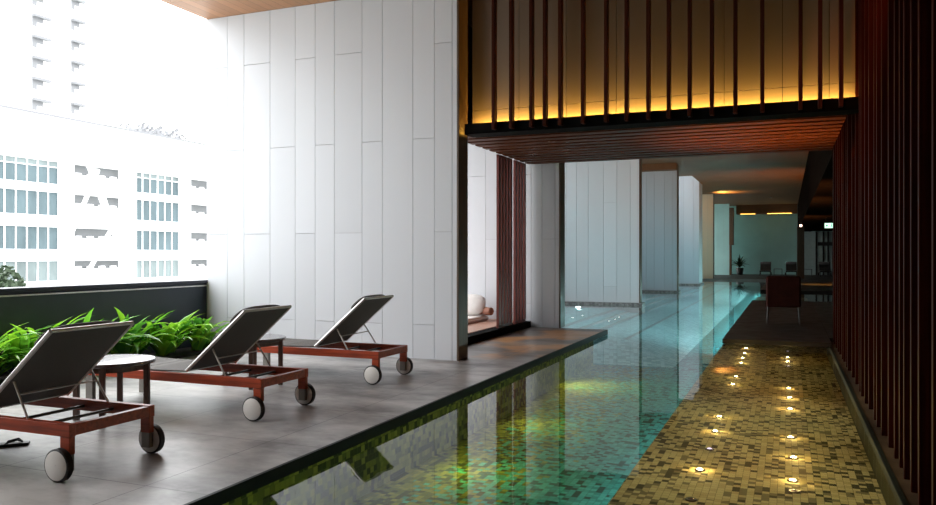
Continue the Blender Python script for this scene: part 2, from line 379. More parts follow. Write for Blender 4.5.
# steps rising toward the open side inside each bay
for i, (a, b) in enumerate(zip(PLANES[1:5], PLANES[2:6])):
    bm = bmesh.new()
    for k, x in enumerate((-3.9, -4.25, -4.6)):
        z = -0.34 + 0.055 * (k + 1)
        bm_box(bm, -8.15, x, a + 0.75, b - 0.35, -0.34, z, 0)
        bm_box(bm, x - 0.05, x + 0.004, a + 0.75, b - 0.35, z - 0.04, z + 0.004, 1)
    o = link('pool_step', bm, [M['tile_pale'], M['nosing']]); o['kind'] = 'structure'
struct('trim_2', [(-3.12, -3.03, 16.0, 47.3, -0.345, -0.335)], M['nosing'])
bm = bmesh.new()
def quad(bm, x0, x1, y0, y1, z):
    bm.faces.new([bm.verts.new(p) for p in ((x0, y0, z), (x1, y0, z), (x1, y1, z), (x0, y1, z))])
quad(bm, -3.34, 0.625, -6, 14.43, WATER); quad(bm, -8.2, 0.75, 14.43, 47.45, WATER); quad(bm, 0.75, 4.2, 25.7, 33.45, WATER)
o = link('pool_water', bm, M['water']); o['kind'] = 'structure'
for p in o.data.polygons:
    if p.normal.z < 0: p.flip()
o.data.update()
# kerb and paving strip under the slatted screen
struct('floor_kerb', [(0.66, 1.6, -6, 14.4, -0.6, -0.06)], M['kerb'])
struct('trim_3', [(0.62, 0.66, -6, 14.4, -0.10, -0.052)], M['kerb_lip'], 0.006)
struct('wall_shelf', [(0.625, 0.66, -6, 14.4, -0.6, -0.10)], M['kerb_lip'])
# right-hand platform and the far decks
struct('floor_platform', [(-1.0, 0.66, 13.6, 25.6, -0.075, 0.0), (0.66, 4.2, 14.4, 25.6, -0.95, 0.0)], M['dark_deck'], 0.006)
struct('floor_channel', [(0.72, 4.2, 25.6, 33.5, -0.95, -0.45)], M['tile_teal'])
struct('floor_landing', [(-1.0, 4.2, 33.5, 47.5, -0.95, 0.0)], M['dark_deck'], 0.006)
struct('floor_far', [(-8.2, 4.2, 47.5, 60.2, -0.95, 0.0)], M['dark_deck'])
struct('trim_4', [(-8.2, -1.0, 47.46, 47.5, -0.4, 0.01)], mat('pale_stone_edge', (0.22, 0.22, 0.20), 0.5, var=0.15, vscale=3))

# ------------------------------------------------------------------ clad partition walls
def cladding(name, seams, y, thick, top, pattern, board, cap=True, bottom=0.0, shift=0.0):
    bm = bmesh.new()
    seams = list(seams)
    if cap: seams[-1] -= 0.04
    x0, x1 = seams[0], seams[-1]
    bm_box(bm, x0, x1, y + 0.02, y + thick - 0.02, bottom, top, 1)
    g = 0.003
    for i, (a, b) in enumerate(zip(seams, seams[1:])):
        zs = [bottom]
        if pattern[i % len(pattern)] == 1: zs += [1.71 + shift, 4.23 + shift]
        elif pattern[i % len(pattern)] == 2: zs += [0.46 + shift, 2.97 + shift]
        zs = [z for z in zs if z < top - 0.1] + [top]
        for z0, z1 in zip(zs, zs[1:]):
            bm_box(bm, a + g, b - g, y, y + 0.02, z0 + (g if z0 > bottom else 0), z1 - g, 0)
            bm_box(bm, a + g, b - g, y + thick - 0.02, y + thick, z0, z1 - g, 0)
    o = link(name, bm, [board, M['joint']]); o['kind'] = 'structure'
    if cap:
        c = boxes('end_cap', [(x1, x1 + 0.03, y - 0.01, y + thick + 0.01, bottom, top)], M['brown_cap'], o, 0.004)
        c['label'] = 'dark brown timber end board'
    return o

S1 = [-8.2, -7.81, -7.5, -7.03, -6.59, -6.25, -5.93, -5.48, -5.16, -4.69, -4.37, -4.11, CX]
cladding('wall_left', S1, PLANES[0], 0.30, CEIL, [1, 2, 1, 2, 1, 2, 1, 2, 0, 2, 1, 0], M['white_board'], shift=0.0)
def seams(rng, x0=WX, x1=CX):
    s = [x0]
    while s[-1] < x1 - 0.5: s.append(round(s[-1] + rng.choice((0.32, 0.40, 0.47, 0.36)), 3))
    return s + [x1]
R = random.Random(3)
cladding('wall_second', [-8.2, -7.7, -7.3, -6.9, -6.45, -6.0, -5.55, -5.05, -4.6, -4.38, -4.12, CX], PLANES[1], 0.30, CEIL, [1, 2, 1, 2, 1, 2, 1, 2, 0, 1], M['white_board'])
cladding('wall_third', seams(R), PLANES[2], 0.30, CEIL, [0, 2, 0, 0, 2, 0, 0], M['white_board'], bottom=-0.02)
cladding('wall_fourth', seams(R), PLANES[3], 0.35, CEIL, [0], M['grey_board'], bottom=-0.02)
cladding('wall_fifth', seams(R), PLANES[4] - 0.6, 1.6, 6.6, [0], M['grey_board'], cap=False, bottom=-0.02)
cladding('wall_sixth', seams(R), PLANES[5] - 0.5, 0.5, CEIL, [0], M['sand_board'], bottom=-0.02)
cladding('wall_seventh', seams(R, WX, -3.75), PLANES[6] - 0.3, 0.4, CEIL, [0], M['teal_plaster'], cap=False)
for y, t in ((PLANES[2], 0.30), (PLANES[3], 0.35), (PLANES[4] - 0.6, 1.6), (PLANES[5] - 0.5, 0.5)):
    struct('baseboard_wall', [(WX, CX + 0.07, y - 0.12, y + t + 0.12, -0.34, -0.018)], M['plinth'])
struct('trim_5', [(-3.74, -3.45, 57.0, 57.7, 2.1, 4.7), (-3.74, -3.6, 57.2, 57.7, 0.0, 2.1)], M['brown_cap'], 0.01)
struct('wall_far', [(-8.3, 4.3, 60.2, 60.5, -0.4, 5.0)], M['teal_plaster'])
struct('wall_far_bulkhead', [(-3.4, 0.68, 59.2, 60.2, 4.35, 5.0)], M['far_ceil'])

# ------------------------------------------------------------------ ceilings, fascia, soffit
struct('ceiling', [(-8.2, 0.9, -6, 9.43, CEIL, 5.2)], M['ceil_wood'])
struct('ceiling_far', [(-8.2, 0.7, 9.44, 36.5, CEIL, 5.3), (CX, 0.7, 36.5, 41.5, CEIL, 6.6), (-8.2, CX, 36.5, 41.5, 6.6, 6.8), (-8.2, 0.7, 41.5, 60.2, CEIL, 5.3)], M['far_ceil'])  # raised roof over the light well added to dim the wall below
struct('ceiling_edge', [(-8.2, CX, 31.1, 31.58, 4.75, 5.0)], M['far_ceil'])
struct('wall_near_blocker', [(-8.2, CX, 0.3, 0.6, 0, CEIL)], M['brown_cap'])  # unseen wall added to block daylight from behind the camera
struct('wall_outer_blocker', [(-8.45, -8.25, 18.2, 36.0, -0.9, 3.9), (-8.45, -8.25, 36.0, 42.0, -0.9, 5.2), (-8.45, -8.25, 42.0, 52.0, -0.9, 3.9), (-8.45, -8.25, -6, 0.3, 1.0, 5.2)], M['grey_board'])  # unseen outer walls added to cut the daylight coming in
struct('wall_back', [(-8.2, 4.2, -6.2, -6, -1, 5.2)], M['black_void'])
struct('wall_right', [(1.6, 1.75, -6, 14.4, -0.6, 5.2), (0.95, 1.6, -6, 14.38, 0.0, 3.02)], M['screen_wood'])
struct('wall_right_far', [(4.2, 4.35, 14.4, 60.2, -1, 5.3), (1.6, 4.2, 14.3, 14.4, -0.6, 5.3)], M['black_void'])
struct('trim_6', [(0.70, 1.6, 14.4, 60.2, 3.07, 5.3)], M['black_void'])
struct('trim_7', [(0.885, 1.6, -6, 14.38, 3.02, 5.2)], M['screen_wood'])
struct('ceiling_corridor', [(1.6, 4.2, 14.4, 60.2, 3.1, 3.3)], M['black_void'])
# fascia over the pool: tan panels behind the fins
bm = bmesh.new()
xs = [CX + 0.03, -3.3, -2.65, -2.0, -1.35, -0.7, -0.05, 0.45, 0.80]
for a, b in zip(xs, xs[1:]):
    bm_box(bm, a + 0.003, b - 0.003, 9.80, 9.84, 3.02, 3.36, 0)
    bm_box(bm, a + 0.003, b - 0.003, 9.80, 9.84, 3.366, 5.0, 0)
bm_box(bm, CX + 0.03, 0.80, 9.84, 9.95, 3.02, 5.0, 1)
o = link('wall_fascia', bm, [M['panel_tan'], M['black_void']]); o['kind'] = 'structure'

t = thing('fin_screen', 'dark red vertical timber fins hung over the pool before glowing tan panels', 'screen', (0, 9.43, 3.0))
FX = [-3.52, -3.28, -3.01, -2.83, -2.63, -2.34, -2.05, -1.80, -1.54, -1.30, -1.06, -0.81, -0.55, -0.26, 0.14, 0.34, 0.55]
for x in FX:
    boxes('fin', [(x - 0.022, x + 0.022, -0.03, 0.068, 0.03, 1.99)], M['fin_wood'], t, 0.004)
c = boxes('beam', [(CX + 0.04, 0.80, 0.072, 0.13, 0.01, 0.14), (CX + 0.04, 0.80, 0.072, 0.36, 0.0, 0.02)], M['black_beam'], t)
c['label'] = 'black steel trough along the foot of the fins'
s = boxes('led_strip', [(CX + 0.06, 0.78, 0.26, 0.278, 0.03, 0.075)], M['led'], t)
s['label'] = 'glowing amber light strip'

t = thing('slatted_soffit', 'low mahogany batten canopy spanning the pool between wall and screen', 'canopy', (0, 9.43, 3.0))
nb = 14
for i in range(nb):
    y = 0.66 + i * (4.18 / (nb - 1))
    boxes('batten', [(-4.65, 0.70, y - 0.10, y + 0.10, 0.16, 0.215)], M['batten_wood'], t, 0.003)
boxes('backing_panel', [(-4.65, 0.70, 0.53, 4.95, 0.22, 0.27)], M['black_void'], t)
boxes('rear_fascia', [(-4.65, 0.70, 4.9, 4.95, 0.27, 1.99)], M['brown_cap'], t)
boxes('side_fascia', [(-4.65, -4.6, 0.53, 4.9, 0.27, 1.99)], M['brown_cap'], t)

# ------------------------------------------------------------------ right-hand slatted screen
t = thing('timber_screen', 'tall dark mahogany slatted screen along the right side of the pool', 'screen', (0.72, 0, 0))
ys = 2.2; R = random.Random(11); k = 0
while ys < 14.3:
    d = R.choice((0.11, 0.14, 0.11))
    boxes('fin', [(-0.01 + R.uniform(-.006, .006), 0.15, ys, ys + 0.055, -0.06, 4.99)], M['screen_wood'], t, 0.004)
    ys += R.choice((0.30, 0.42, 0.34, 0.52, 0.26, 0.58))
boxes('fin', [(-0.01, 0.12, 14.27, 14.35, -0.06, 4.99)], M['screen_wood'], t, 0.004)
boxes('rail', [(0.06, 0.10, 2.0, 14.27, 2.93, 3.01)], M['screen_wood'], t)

# ------------------------------------------------------------------ alcove: sliding fin screens, raised timber bed base
b = struct('floor_alcove', [(-8.2, -4.80, 9.75, 14.38, 0.0, 0.13)], M['day_wood'])
struct('trim_8', [(-4.80, -4.60, 9.75, 14.38, 0.0, 0.12)], M['black_beam'], 0.004)
for nm, (y0, y1), lab in (('a', (12.72, 13.44), 'red brown sliding slatted screen nearer the white wall end'), ('b', (13.62, 14.24), 'red brown sliding slatted screen beside the grey panelled wall')):
    t = thing('sliding_screen', lab, 'screen', (-4.68, y0, 0.12), 0, 'sliding slatted screens on the alcove track')
    L = y1 - y0; n = 5 if nm == 'a' else 4
    for i in range(n):
        y = i * (L - 0.10) / (n - 1)
        boxes('slat', [(-0.02, 0.03, y, y + 0.10, 0.05, 3.03)], M['red_screen'], t, 0.004)
    boxes('rail', [(-0.02, 0.02, 0.0, L, 0.0, 0.05)], M['red_screen'], t); boxes('rail', [(-0.02, 0.02, 0.0, L, 3.0, 3.04)], M['red_screen'], t)

def cushion(name, sx, sy, sz, m, p=3.0, parent=None):
    bm = bmesh.new(); bmesh.ops.create_uvsphere(bm, u_segments=32, v_segments=16, radius=1)
    for v in bm.verts:
        c = v.co
        f = lambda a: math.copysign(abs(a) ** (2 / p), a)
        edge = max(abs(c.x), abs(c.y))
        v.co = Vector((f(c.x) * sx, f(c.y) * sy, c.z * sz))
    for f in bm.faces: f.smooth = True
    return link(name, bm, m, parent)
t = thing('daybed_mattress', 'cream daybed mattress with white edging on the raised timber alcove', 'mattress', (-6.15, 13.2, 0.13))
bm = bmesh.new(); bm_box(bm, -0.75, 0.75, -1.0, 0.98, 0.0, 0.10); link('pad', bm, M['cream'], t, 0.03, 3)
bm = bmesh.new(); bm_tube(bm, [(0.755, -0.98, 0.05), (0.755, 0.96, 0.05)], 0.012); link('piping', bm, M['wheel'], t)
o = cushion('pillow', 0.34, 0.22, 0.11, M['cream']); o.location = (-5.72, 13.92, 0.44); o.rotation_euler = (1.0, 0, 0.1)
tag(o, 'plump cream pillow leaning on the white alcove wall', 'pillow')
bm = bmesh.new(); bm_lathe(bm, [(0, -0.26), (0.05, -0.255), (0.075, -0.23), (0.08, 0), (0.075, 0.23), (0.05, 0.255), (0, 0.26)], 24, 0, 'Y')
o = link('bolster', bm, M['bolster']); o.location = (-5.44, 13.98, 0.32); o.rotation_euler = (0, 0, 1.1)
tag(o, 'red brown bolster cushion at the daybed corner beside the cream pillow', 'cushion')

# ------------------------------------------------------------------ parapet and planter
struct('wall_parapet', [(-8.45, -8.22, -6, 9.55, -0.6, 0.97)], M['parapet'])
struct('trim_9', [(-8.49, -8.18, -6, 9.58, 0.97, 1.02)], M['navy'], 0.006)
struct('trim_10', [(-8.216, -8.185, -6, 9.42, 0.925, 0.942)], M['alu'])
struct('floor_planter', [(-8.2, -7.62, -6, 9.4, 0.0, 0.035)], M['soil'])

def strap_leaf(bm, base, az, length, width, lift, droop, mi):
    n = 8; pts = []
    d = Vector((math.cos(az), math.sin(az), 0)); ang = lift; p = Vector(base); side = Vector((-d.y, d.x, 0))
    rows = []
    for i in range(n + 1):
        u = i / n
        w = width * (0.45 + 1.1 * math.sin(PI * min(1, u * 0.85 + 0.12))) * (1 if u < 0.8 else max(0.06, (1 - u) / 0.2)) * 0.62
        up = Vector((-math.sin(ang) * d.x, -math.sin(ang) * d.y, math.cos(ang)))
        rows.append([bm.verts.new(p + side * w + up * w * 0.35), bm.verts.new(p), bm.verts.new(p - side * w + up * w * 0.35)])
        p = p + (d * math.cos(ang) + Vector((0, 0, 1)) * math.sin(ang)) * (length / n)
        ang -= droop / n * (0.4 + 1.4 * u)
    for a, b in zip(rows, rows[1:]):
        for j in (0, 1):
            f = bm.faces.new((a[j], a[j + 1], b[j + 1], b[j])); f.smooth = True; f.material_index = mi
R = random.Random(5)
NP = 13
for i in range(NP):
    y = 9.12 - i * 0.335; x = -7.93 + (0.12 if i % 2 else -0.04)
    t = thing('lily_plant', f'strappy green lily clump in the planter bed, {ORD[i]} from the white wall', 'plant', (x, y, 0.035), 0, 'lily clumps along the dark parapet')
    sc = 1.0 + 0.02 * i
    bm = bmesh.new()
    for k in range(21):
        az = R.uniform(0, 2 * PI); lift = R.uniform(0.75, 1.42)
        b0 = (0.05 * math.cos(az), 0.05 * math.sin(az), 0.0)
        ln = R.uniform(0.55, 0.82) * sc
        if math.cos(az) < -0.1: az = PI - az
        if math.sin(az) * 0.6 + y > 9.25: ln *= 0.8; lift = max(lift, 1.3); az = -abs(az % PI)
        strap_leaf(bm, b0, az, ln, R.uniform(0.038, 0.058), lift, R.uniform(0.9, 2.1), R.choice((0, 0, 1, 1, 2)))
    link('foliage', bm, [M['leaf'], M['leaf2'], M['leaf3']], t)
    bm = bmesh.new(); bm_cyl(bm, (0, 0, 0), (0, 0, 0.10), 0.06, 0.045, 10); link('stem', bm, M['leaf3'], t)

# ------------------------------------------------------------------ sun loungers (head end +x at the origin, wheels on the deck)
def make_lounger():
    t = thing('sun_lounger', '', 'sun lounger', (0, 0, 0))
    W = 0.35; L = 2.02
    for s in (-1, 1):
        y0, y1 = (-W, -W + 0.05) if s < 0 else (W - 0.05, W)
        boxes('side_rail', [(-L, 0, y0, y1, 0.27, 0.35)], M['red_wood'], t, 0.004)
        lg = boxes('leg', [(-0.085, -0.004, y0 + 0.004, y1 - 0.004, 0.16, 0.27)], M['red_wood'], t, 0.003)
        br = boxes('axle_bracket', [(-0.082, -0.012, y0 + 0.008, y1 - 0.002, 0.055, 0.175)], M['alu_dark'], lg, 0.003)
        br['label'] = 'grey metal bracket holding the axle'
        lg = boxes('leg', [(-L + 0.004, -L + 0.09, y0 + 0.004, y1 - 0.004, 0.0, 0.27)], M['alu_dark'], t, 0.003)
        lg['label'] = 'grey foot-end leg'
        yc = s * (W + 0.028)
        bm = bmesh.new()
        bm_lathe(bm, [(0, -0.024), (0.097, -0.024), (0.103, -0.018), (0.103, 0.018), (0.097, 0.024), (0, 0.024)], 36, 0, 'Y')
        wh = link('wheel', bm, M['tyre'], t, loc=(-0.055, yc, 0.103))
        bm = bmesh.new()
        bm_lathe(bm, [(0, -0.028), (0.086, -0.028), (0.091, -0.025), (0.092, -0.022), (0, -0.022)], 36, 0, 'Y')
        bm_lathe(bm, [(0, 0.028), (0.086, 0.028), (0.091, 0.025), (0.092, 0.022), (0, 0.022)], 36, 0, 'Y')
        bm_cyl(bm, (0, -0.029, 0), (0, 0.029, 0), 0.008, seg=12)
        link('hub_disc', bm, M['wheel'], wh)['label'] = 'pale round wheel disc'
    boxes('end_rail', [(-0.05, -0.002, -W + 0.05, W - 0.05, 0.275, 0.345)], M['red_wood'], t, 0.003)
    boxes('end_rail', [(-L + 0.002, -L + 0.05, -W + 0.05, W - 0.05, 0.275, 0.345)], M['red_wood'], t, 0.003)
    bm = bmesh.new()
    for x in (-0.62, -0.34): bm_cyl(bm, (x, -W + 0.05, 0.305), (x, W - 0.05, 0.305), 0.011, seg=10)
    link('cross_bar', bm, M['rod'], t)
    # seat sling
    bm = bmesh.new()
    n = 10
    for i in range(n):
        a = -L + 0.03 + i * (L - 0.86) / n; c = -L + 0.03 + (i + 1) * (L - 0.86) / n
        za = 0.362 - 0.012 * math.sin(PI * i / n); zc = 0.362 - 0.012 * math.sin(PI * (i + 1) / n)
        bm_box(bm, a, c, -0.325, 0.325, 0, 0)
        for v in bm.verts[-8:]: v.co.z = (za if abs(v.co.x - a) < 1e-6 else zc) + (0.0 if v in bm.verts[-8:-4] else 0.012)
    bmesh.ops.remove_doubles(bm, verts=bm.verts[:], dist=1e-5)
    link('seat_sling', bm, M['sling'], t)
    # backrest in its own plane: P along the back, N normal toward the sitter
    A = Vector((-0.82, 0, 0.372)); B = Vector((-0.185, 0, 0.92)); P = (B - A).normalized(); N = Vector((-P.z, 0, P.x)); Lb = (B - A).length
    def bp(u, y, nn): return A + P * u + N * nn + Vector((0, y, 0))
    bm = bmesh.new(); hw = 0.325; hb = 0.008
    ns = 8
    rows = []
    for i in range(ns + 1):
        u = Lb * i / ns; sag = -0.02 * math.sin(PI * i / ns)
        ring = []
        for j in range(7):
            y = -hw + 2 * hw * j / 6; sg = sag * (1 - (2 * j / 6 - 1) ** 2)
            ring.append((bm.verts.new(bp(u, y, sg + hb)), bm.verts.new(bp(u, y, sg - hb))))
        rows.append(ring)
    for a, c in zip(rows, rows[1:]):
        for j in range(6):
            for q in (0, 1):
                f = bm.faces.new((a[j][q], a[j + 1][q], c[j + 1][q], c[j][q])); f.smooth = True
    for ring in (rows[0], rows[-1]):
        for j in range(6): bm.faces.new((ring[j][0], ring[j + 1][0], ring[j + 1][1], ring[j][1]))
    for a, c in zip(rows, rows[1:]):
        for j in (0, 6): bm.faces.new((a[j][0], a[j][1], c[j][1], c[j][0]))
    back = link('backrest', bm, M['sling'], t)
    bm = bmesh.new()
    for s in (-1, 1): bm_cyl(bm, bp(0, s * (hw + 0.004), 0), bp(Lb, s * (hw + 0.004), 0), 0.015, seg=12)
    bm_cyl(bm, bp(Lb, -hw - 0.004, 0), bp(Lb, hw + 0.004, 0), 0.013, seg=12)
    bm_cyl(bm, bp(0.01, -hw, 0), bp(0.01, hw, 0), 0.012, seg=12)
    link('back_frame', bm, M['alu'], back)['label'] = 'silver tube frame edging the backrest'
    pl = cushion('pillow', 0.125, 0.315, 0.042, M['pillow'], 3.2, t)
    mtx = Matrix((P, Vector((0, 1, 0)), N)).transposed().to_4x4(); mtx.translation = bp(Lb - 0.14, 0, 0.04)
    pl.matrix_local = mtx
    bm = bmesh.new()
    for s in (-1, 1): bm_tube(bm, [bp(Lb * 0.40, s * 0.30, -0.02), Vector((-0.40, s * 0.318, 0.345))], 0.008)
    bm_cyl(bm, bp(Lb * 0.40, -0.30, -0.03).lerp(Vector((-0.40, -0.318, 0.345)), 0.32), bp(Lb * 0.40, 0.30, -0.03).lerp(Vector((-0.40, 0.318, 0.345)), 0.32), 0.006, seg=8)
    link('prop_strut', bm, M['alu'], t)['label'] = 'thin steel prop holding up the backrest'
    return t
G = 'sun loungers lined up on the deck'
lg = make_lounger()
lg.location = (-4.10, 3.84, 0); lg['label'] = 'raised-back sun lounger nearest the camera, cut by the left edge'; lg['group'] = G
dup(lg, (-4.105, 5.735, 0), 0.0, 'raised-back sun lounger in the middle of the three on the deck', G)
dup(lg, (-4.09, 7.74, 0), 0.0, 'raised-back sun lounger farthest along the deck, beside the white wall', G)
G2 = 'dark loungers on the far deck'
for x, lab in ((-1.35, 'small dark lounger on the far deck, leftmost against the pale green wall'),
               (0.27, 'dark lounger on the far deck, half behind the slim black post'),
               (2.33, 'dark lounger on the far deck, rightmost before the glazed doors')):
    r = dup(lg, (x, 57.4, 0), PI / 2, lab, G2)
    for c in r.children:
        for g in list(c.children) + [c]:
            if g.name.startswith(('back_frame', 'prop_strut', 'leg', 'axle', 'side_rail', 'end_rail', 'seat_sling', 'backrest', 'wheel', 'hub', 'cross')):
                g.material_slots[0].link = 'OBJECT'; g.material_slots[0].material = M['frame_dark']  # parts recoloured dark to stand for the low light at the far end

# ------------------------------------------------------------------ round side tables
def make_table():
    t = thing('side_table', '', 'side table')
    bm = bmesh.new(); bm_lathe(bm, [(0, 0.485), (0.345, 0.485), (0.352, 0.492), (0.352, 0.508), (0.345, 0.515), (0, 0.515)], 48)
    link('tabletop', bm, M['table_top'], t)
    bm = bmesh.new(); bm_lathe(bm, [(0.27, 0.435), (0.285, 0.435), (0.285, 0.485), (0.27, 0.485), (0.27, 0.435)], 40)
    link('apron', bm, M['table_leg'], t)
    for k in range(4):
        a = math.radians(22 + 12 * (k % 2)) + k * PI / 2
        bm = bmesh.new(); vs = bm_box(bm, -0.022, 0.022, -0.022, 0.022, 0.0, 0.485)
        bmesh.ops.rotate(bm, verts=vs, cent=(0, 0, 0), matrix=Matrix.Rotation(a, 3, 'Z'))
        bmesh.ops.translate(bm, verts=vs, vec=(0.30 * math.cos(a), 0.30 * math.sin(a), 0))
        link('leg', bm, M['table_leg'], t, 0.004)
    return t
tb = make_table(); tb.location = (-5.30, 4.93, 0); tb['label'] = 'round dark side table between the nearest and middle loungers'; tb['group'] = 'round side tables'
dup(tb, (-5.33, 6.85, 0), 0, 'round dark side table between the middle and farthest loungers', 'round side tables')
def make_low():
    t = thing('low_table', '', 'side table')
    boxes('tabletop', [(-0.27, 0.27, -0.25, 0.25, 0.44, 0.48)], M['rod'], t, 0.004)
    for sx in (-1, 1):
        for sy in (-1, 1):
            boxes('leg', [(sx * 0.25 - 0.02, sx * 0.25 + 0.02, sy * 0.22 - 0.02, sy * 0.22 + 0.02, 0, 0.44)], M['rod'], t)
    return t
lt = make_low(); lt.location = (-0.56, 56.4, 0); lt['label'] = 'small square table left of the slim black post on the far deck'; lt['group'] = 'low tables on the far deck'
dup(lt, (1.27, 56.4, 0), 0, 'small square table right of the slim black post on the far deck', 'low tables on the far deck')

# ------------------------------------------------------------------ sandal under the nearest lounger
t = thing('sandal', 'flat black sandal lying on the deck under the nearest lounger', 'sandal', (-5.27, 3.98, 0), 0.75)
bm = bmesh.new(); bmesh.ops.create_cube(bm, size=1)
for v in bm.verts: v.co = Vector((v.co.x * 0.25, v.co.y * 0.085, (v.co.z + 0.5) * 0.022))
link('sole', bm, M['rubber'], t, 0.012, 3)
bm = bmesh.new()
for s in (-1, 1):
    bm_tube(bm, [(0.08, 0, 0.025), (0.05, s * 0.025, 0.045), (-0.02, s * 0.038, 0.028), (-0.03, s * 0.04, 0.015)], 0.006)
link('strap', bm, M['rubber'], t)

# ------------------------------------------------------------------ pool lights under the shallow water
def pool_light(loc, label, state, group):
    t = thing('pool_light', label, 'light', loc, 0, group)
    bm = bmesh.new(); bm_lathe(bm, [(0, 0), (0.040, 0), (0.042, 0.006), (0.036, 0.011), (0.024, 0.010), (0.024, 0.004), (0, 0.004)], 20)
    link('ring', bm, M['ring'], t)
    bm = bmesh.new(); bm_lathe(bm, [(0.023, 0.005), (0.021, 0.011), (0.012, 0.015), (0, 0.016)], 16)
    link('lens', bm, {'on': M['lens'], 'dim': M['lens_dim'], 'off': M['lens_off']}[state], t)
    if state == 'on':
        L = bpy.data.lights.new('pool_light_glow', 'POINT'); L.energy = 2.2; L.color = (1.0, 0.66, 0.22); L.shadow_soft_size = 0.02
        o = bpy.data.objects.new('pool_light_glow', L); COL.objects.link(o); o.location = (loc[0], loc[1], loc[2] + 0.05)
SH = -0.285
left = [(-0.61, 5.51, 'off'), (-0.63, 6.30, 'on'), (-0.62, 7.00, 'dim'), (-0.63, 7.73, 'on'), (-0.65, 8.44, 'on'), (-0.65, 10.62, 'on'), (-0.65, 11.3, 'on'), (-0.66, 12.75, 'on'), (-0.67, 13.4, 'on')]
right = [(0.05, 5.98, 'off'), (0.04, 6.26, 'on'), (0.05, 6.97, 'on'), (0.03, 7.73, 'on'), (0.03, 9.15, 'on'), (0.03, 9.86, 'on'), (0.02, 10.57, 'on'), (0.02, 12.65, 'dim'), (0.01, 13.2, 'on')]
left += [(-0.67, 14.05, 'on'), (-0.68, 14.8, 'on')]; right += [(0.01, 13.75, 'on'), (0.01, 14.6, 'dim')]
word = {'on': 'lit', 'dim': 'faint', 'off': 'unlit'}
for nm, row in (('left', left), ('right', right)):
    for i, (x, y, s) in enumerate(row):
        pool_light((x, y, SH if y < 14.4 else SH), f'{word[s]} round underwater light, {ORD[i]} from the near end of the {nm} row', s, 'pool lights in the gold shelf')
for i, (x, y) in enumerate([(-4.95, 18.9), (-4.88, 19.6), (-4.29, 19.0), (-4.18, 19.55), (-4.14, 20.1), (-4.19, 20.9)]):
    k = -0.34 + (0.055 * 3 if x < -4.6 else 0.055)
    t = thing('ledge_light', f'tiny white light under the pale shallow water, {ORD[i]} going away from the deck corner', 'light', (x, y, k), 0, 'tiny lights in the pale ledge')
    bm = bmesh.new(); bm_lathe(bm, [(0, 0), (0.05, 0), (0.05, 0.008), (0, 0.008)], 16); link('ring', bm, M['ring'], t)
    bm = bmesh.new(); bm_lathe(bm, [(0.022, 0.008), (0.018, 0.014), (0, 0.018)], 16); link('lens', bm, M['lens_white'], t)

# ------------------------------------------------------------------ maroon armchair on the platform
t = thing('armchair', 'maroon upholstered armchair seen from behind on the dark platform', 'chair', (-0.07, 17.35, 0))
w = 0.33
boxes('backrest', [(-w, w, -0.30, -0.20, 0.33, 0.97)], M['maroon'], t, 0.04)
boxes('seat', [(-w + 0.07, w - 0.07, -0.20, 0.34, 0.33, 0.46)], M['maroon'], t, 0.03)
for s in (-1, 1):
    boxes('armrest', [(min(s * w, s * (w - 0.08)), max(s * w, s * (w - 0.08)), -0.22, 0.34, 0.33, 0.68)], M['maroon'], t, 0.03)
    for y in (-0.27, 0.28):
        bm = bmesh.new(); bm_cyl(bm, (s * 0.31, y, 0), (s * 0.29, y * 0.97, 0.36), 0.012, 0.018, 12)
        link('leg', bm, M['rod'], t)['label'] = 'slim metal leg'

# ------------------------------------------------------------------ far end: post, glazed doors, exit sign, sconce, downlights
o = struct('trim_11', [(0.55, 0.95, 50.0, 50.3, 0.0, 3.07)], M['brown_cap'], 0.01)
t = thing('glazed_partition', 'glazed doors with dark frames at the end of the right corridor', 'door', (0, 59.6, 0))
boxes('pane', [(0.95, 4.15, 0.0, 0.02, 0.0, 3.05)], M['frosted'], t)
for x in (1.9, 2.35, 2.65, 2.95, 3.35, 3.75): boxes('mullion', [(x - 0.05, x + 0.05, -0.05, 0.05, 0.0, 3.05)], M['frame_dark'], t)
boxes('transom', [(2.0, 4.15, -0.06, 0.06, 2.05, 2.3)], M['frame_dark'], t)
t = thing('exit_sign', 'small lit green and white exit sign under the corridor ceiling', 'sign', (1.78, 38.6, 2.62))
boxes('housing', [(-0.22, 0.22, 0.0, 0.06, -0.02, 0.24)], M['frame_dark'], t, 0.005)
boxes('panel', [(-0.20, 0.20, -0.012, 0.0, 0.0, 0.22)], M['sign_green'], t)
bm = bmesh.new()
bm_box(bm, -0.16, -0.06, -0.016, -0.012, 0.09, 0.13); 
for pr in ((( -0.16, 0.11), (-0.11, 0.17), (-0.09, 0.15), (-0.13, 0.11), (-0.09, 0.07), (-0.11, 0.05)),):
    f = [bm.verts.new((x, -0.0165, z)) for x, z in pr]; bm.faces.new(f)
link('arrow', bm, M['sign_mark'], t); bm = bmesh.new()
bm_box(bm, 0.05, 0.09, -0.016, -0.012, 0.08, 0.16); bm_box(bm, 0.04, 0.06, -0.016, -0.012, 0.03, 0.09); bm_box(bm, 0.085, 0.105, -0.016, -0.012, 0.03, 0.09)
bmesh.ops.create_circle(bm, cap_ends=True, segments=12, radius=0.018, matrix=Matrix.Translation((0.075, -0.015, 0.185)) @ Matrix.Rotation(PI / 2, 4, 'X'))
link('pictogram', bm, M['sign_mark'], t)
boxes('hanger', [(-0.15, -0.14, 0.025, 0.035, 0.24, 0.48), (0.14, 0.15, 0.025, 0.035, 0.24, 0.48)], M['frame_dark'], t)
t = thing('wall_sconce', 'tiny lit lamp at the lower edge of the dark corridor bulkhead', 'lamp', (0.66, 43.5, 2.92))
boxes('bracket', [(0.0, 0.04, -0.04, 0.04, 0.0, 0.16)], M['frame_dark'], t)
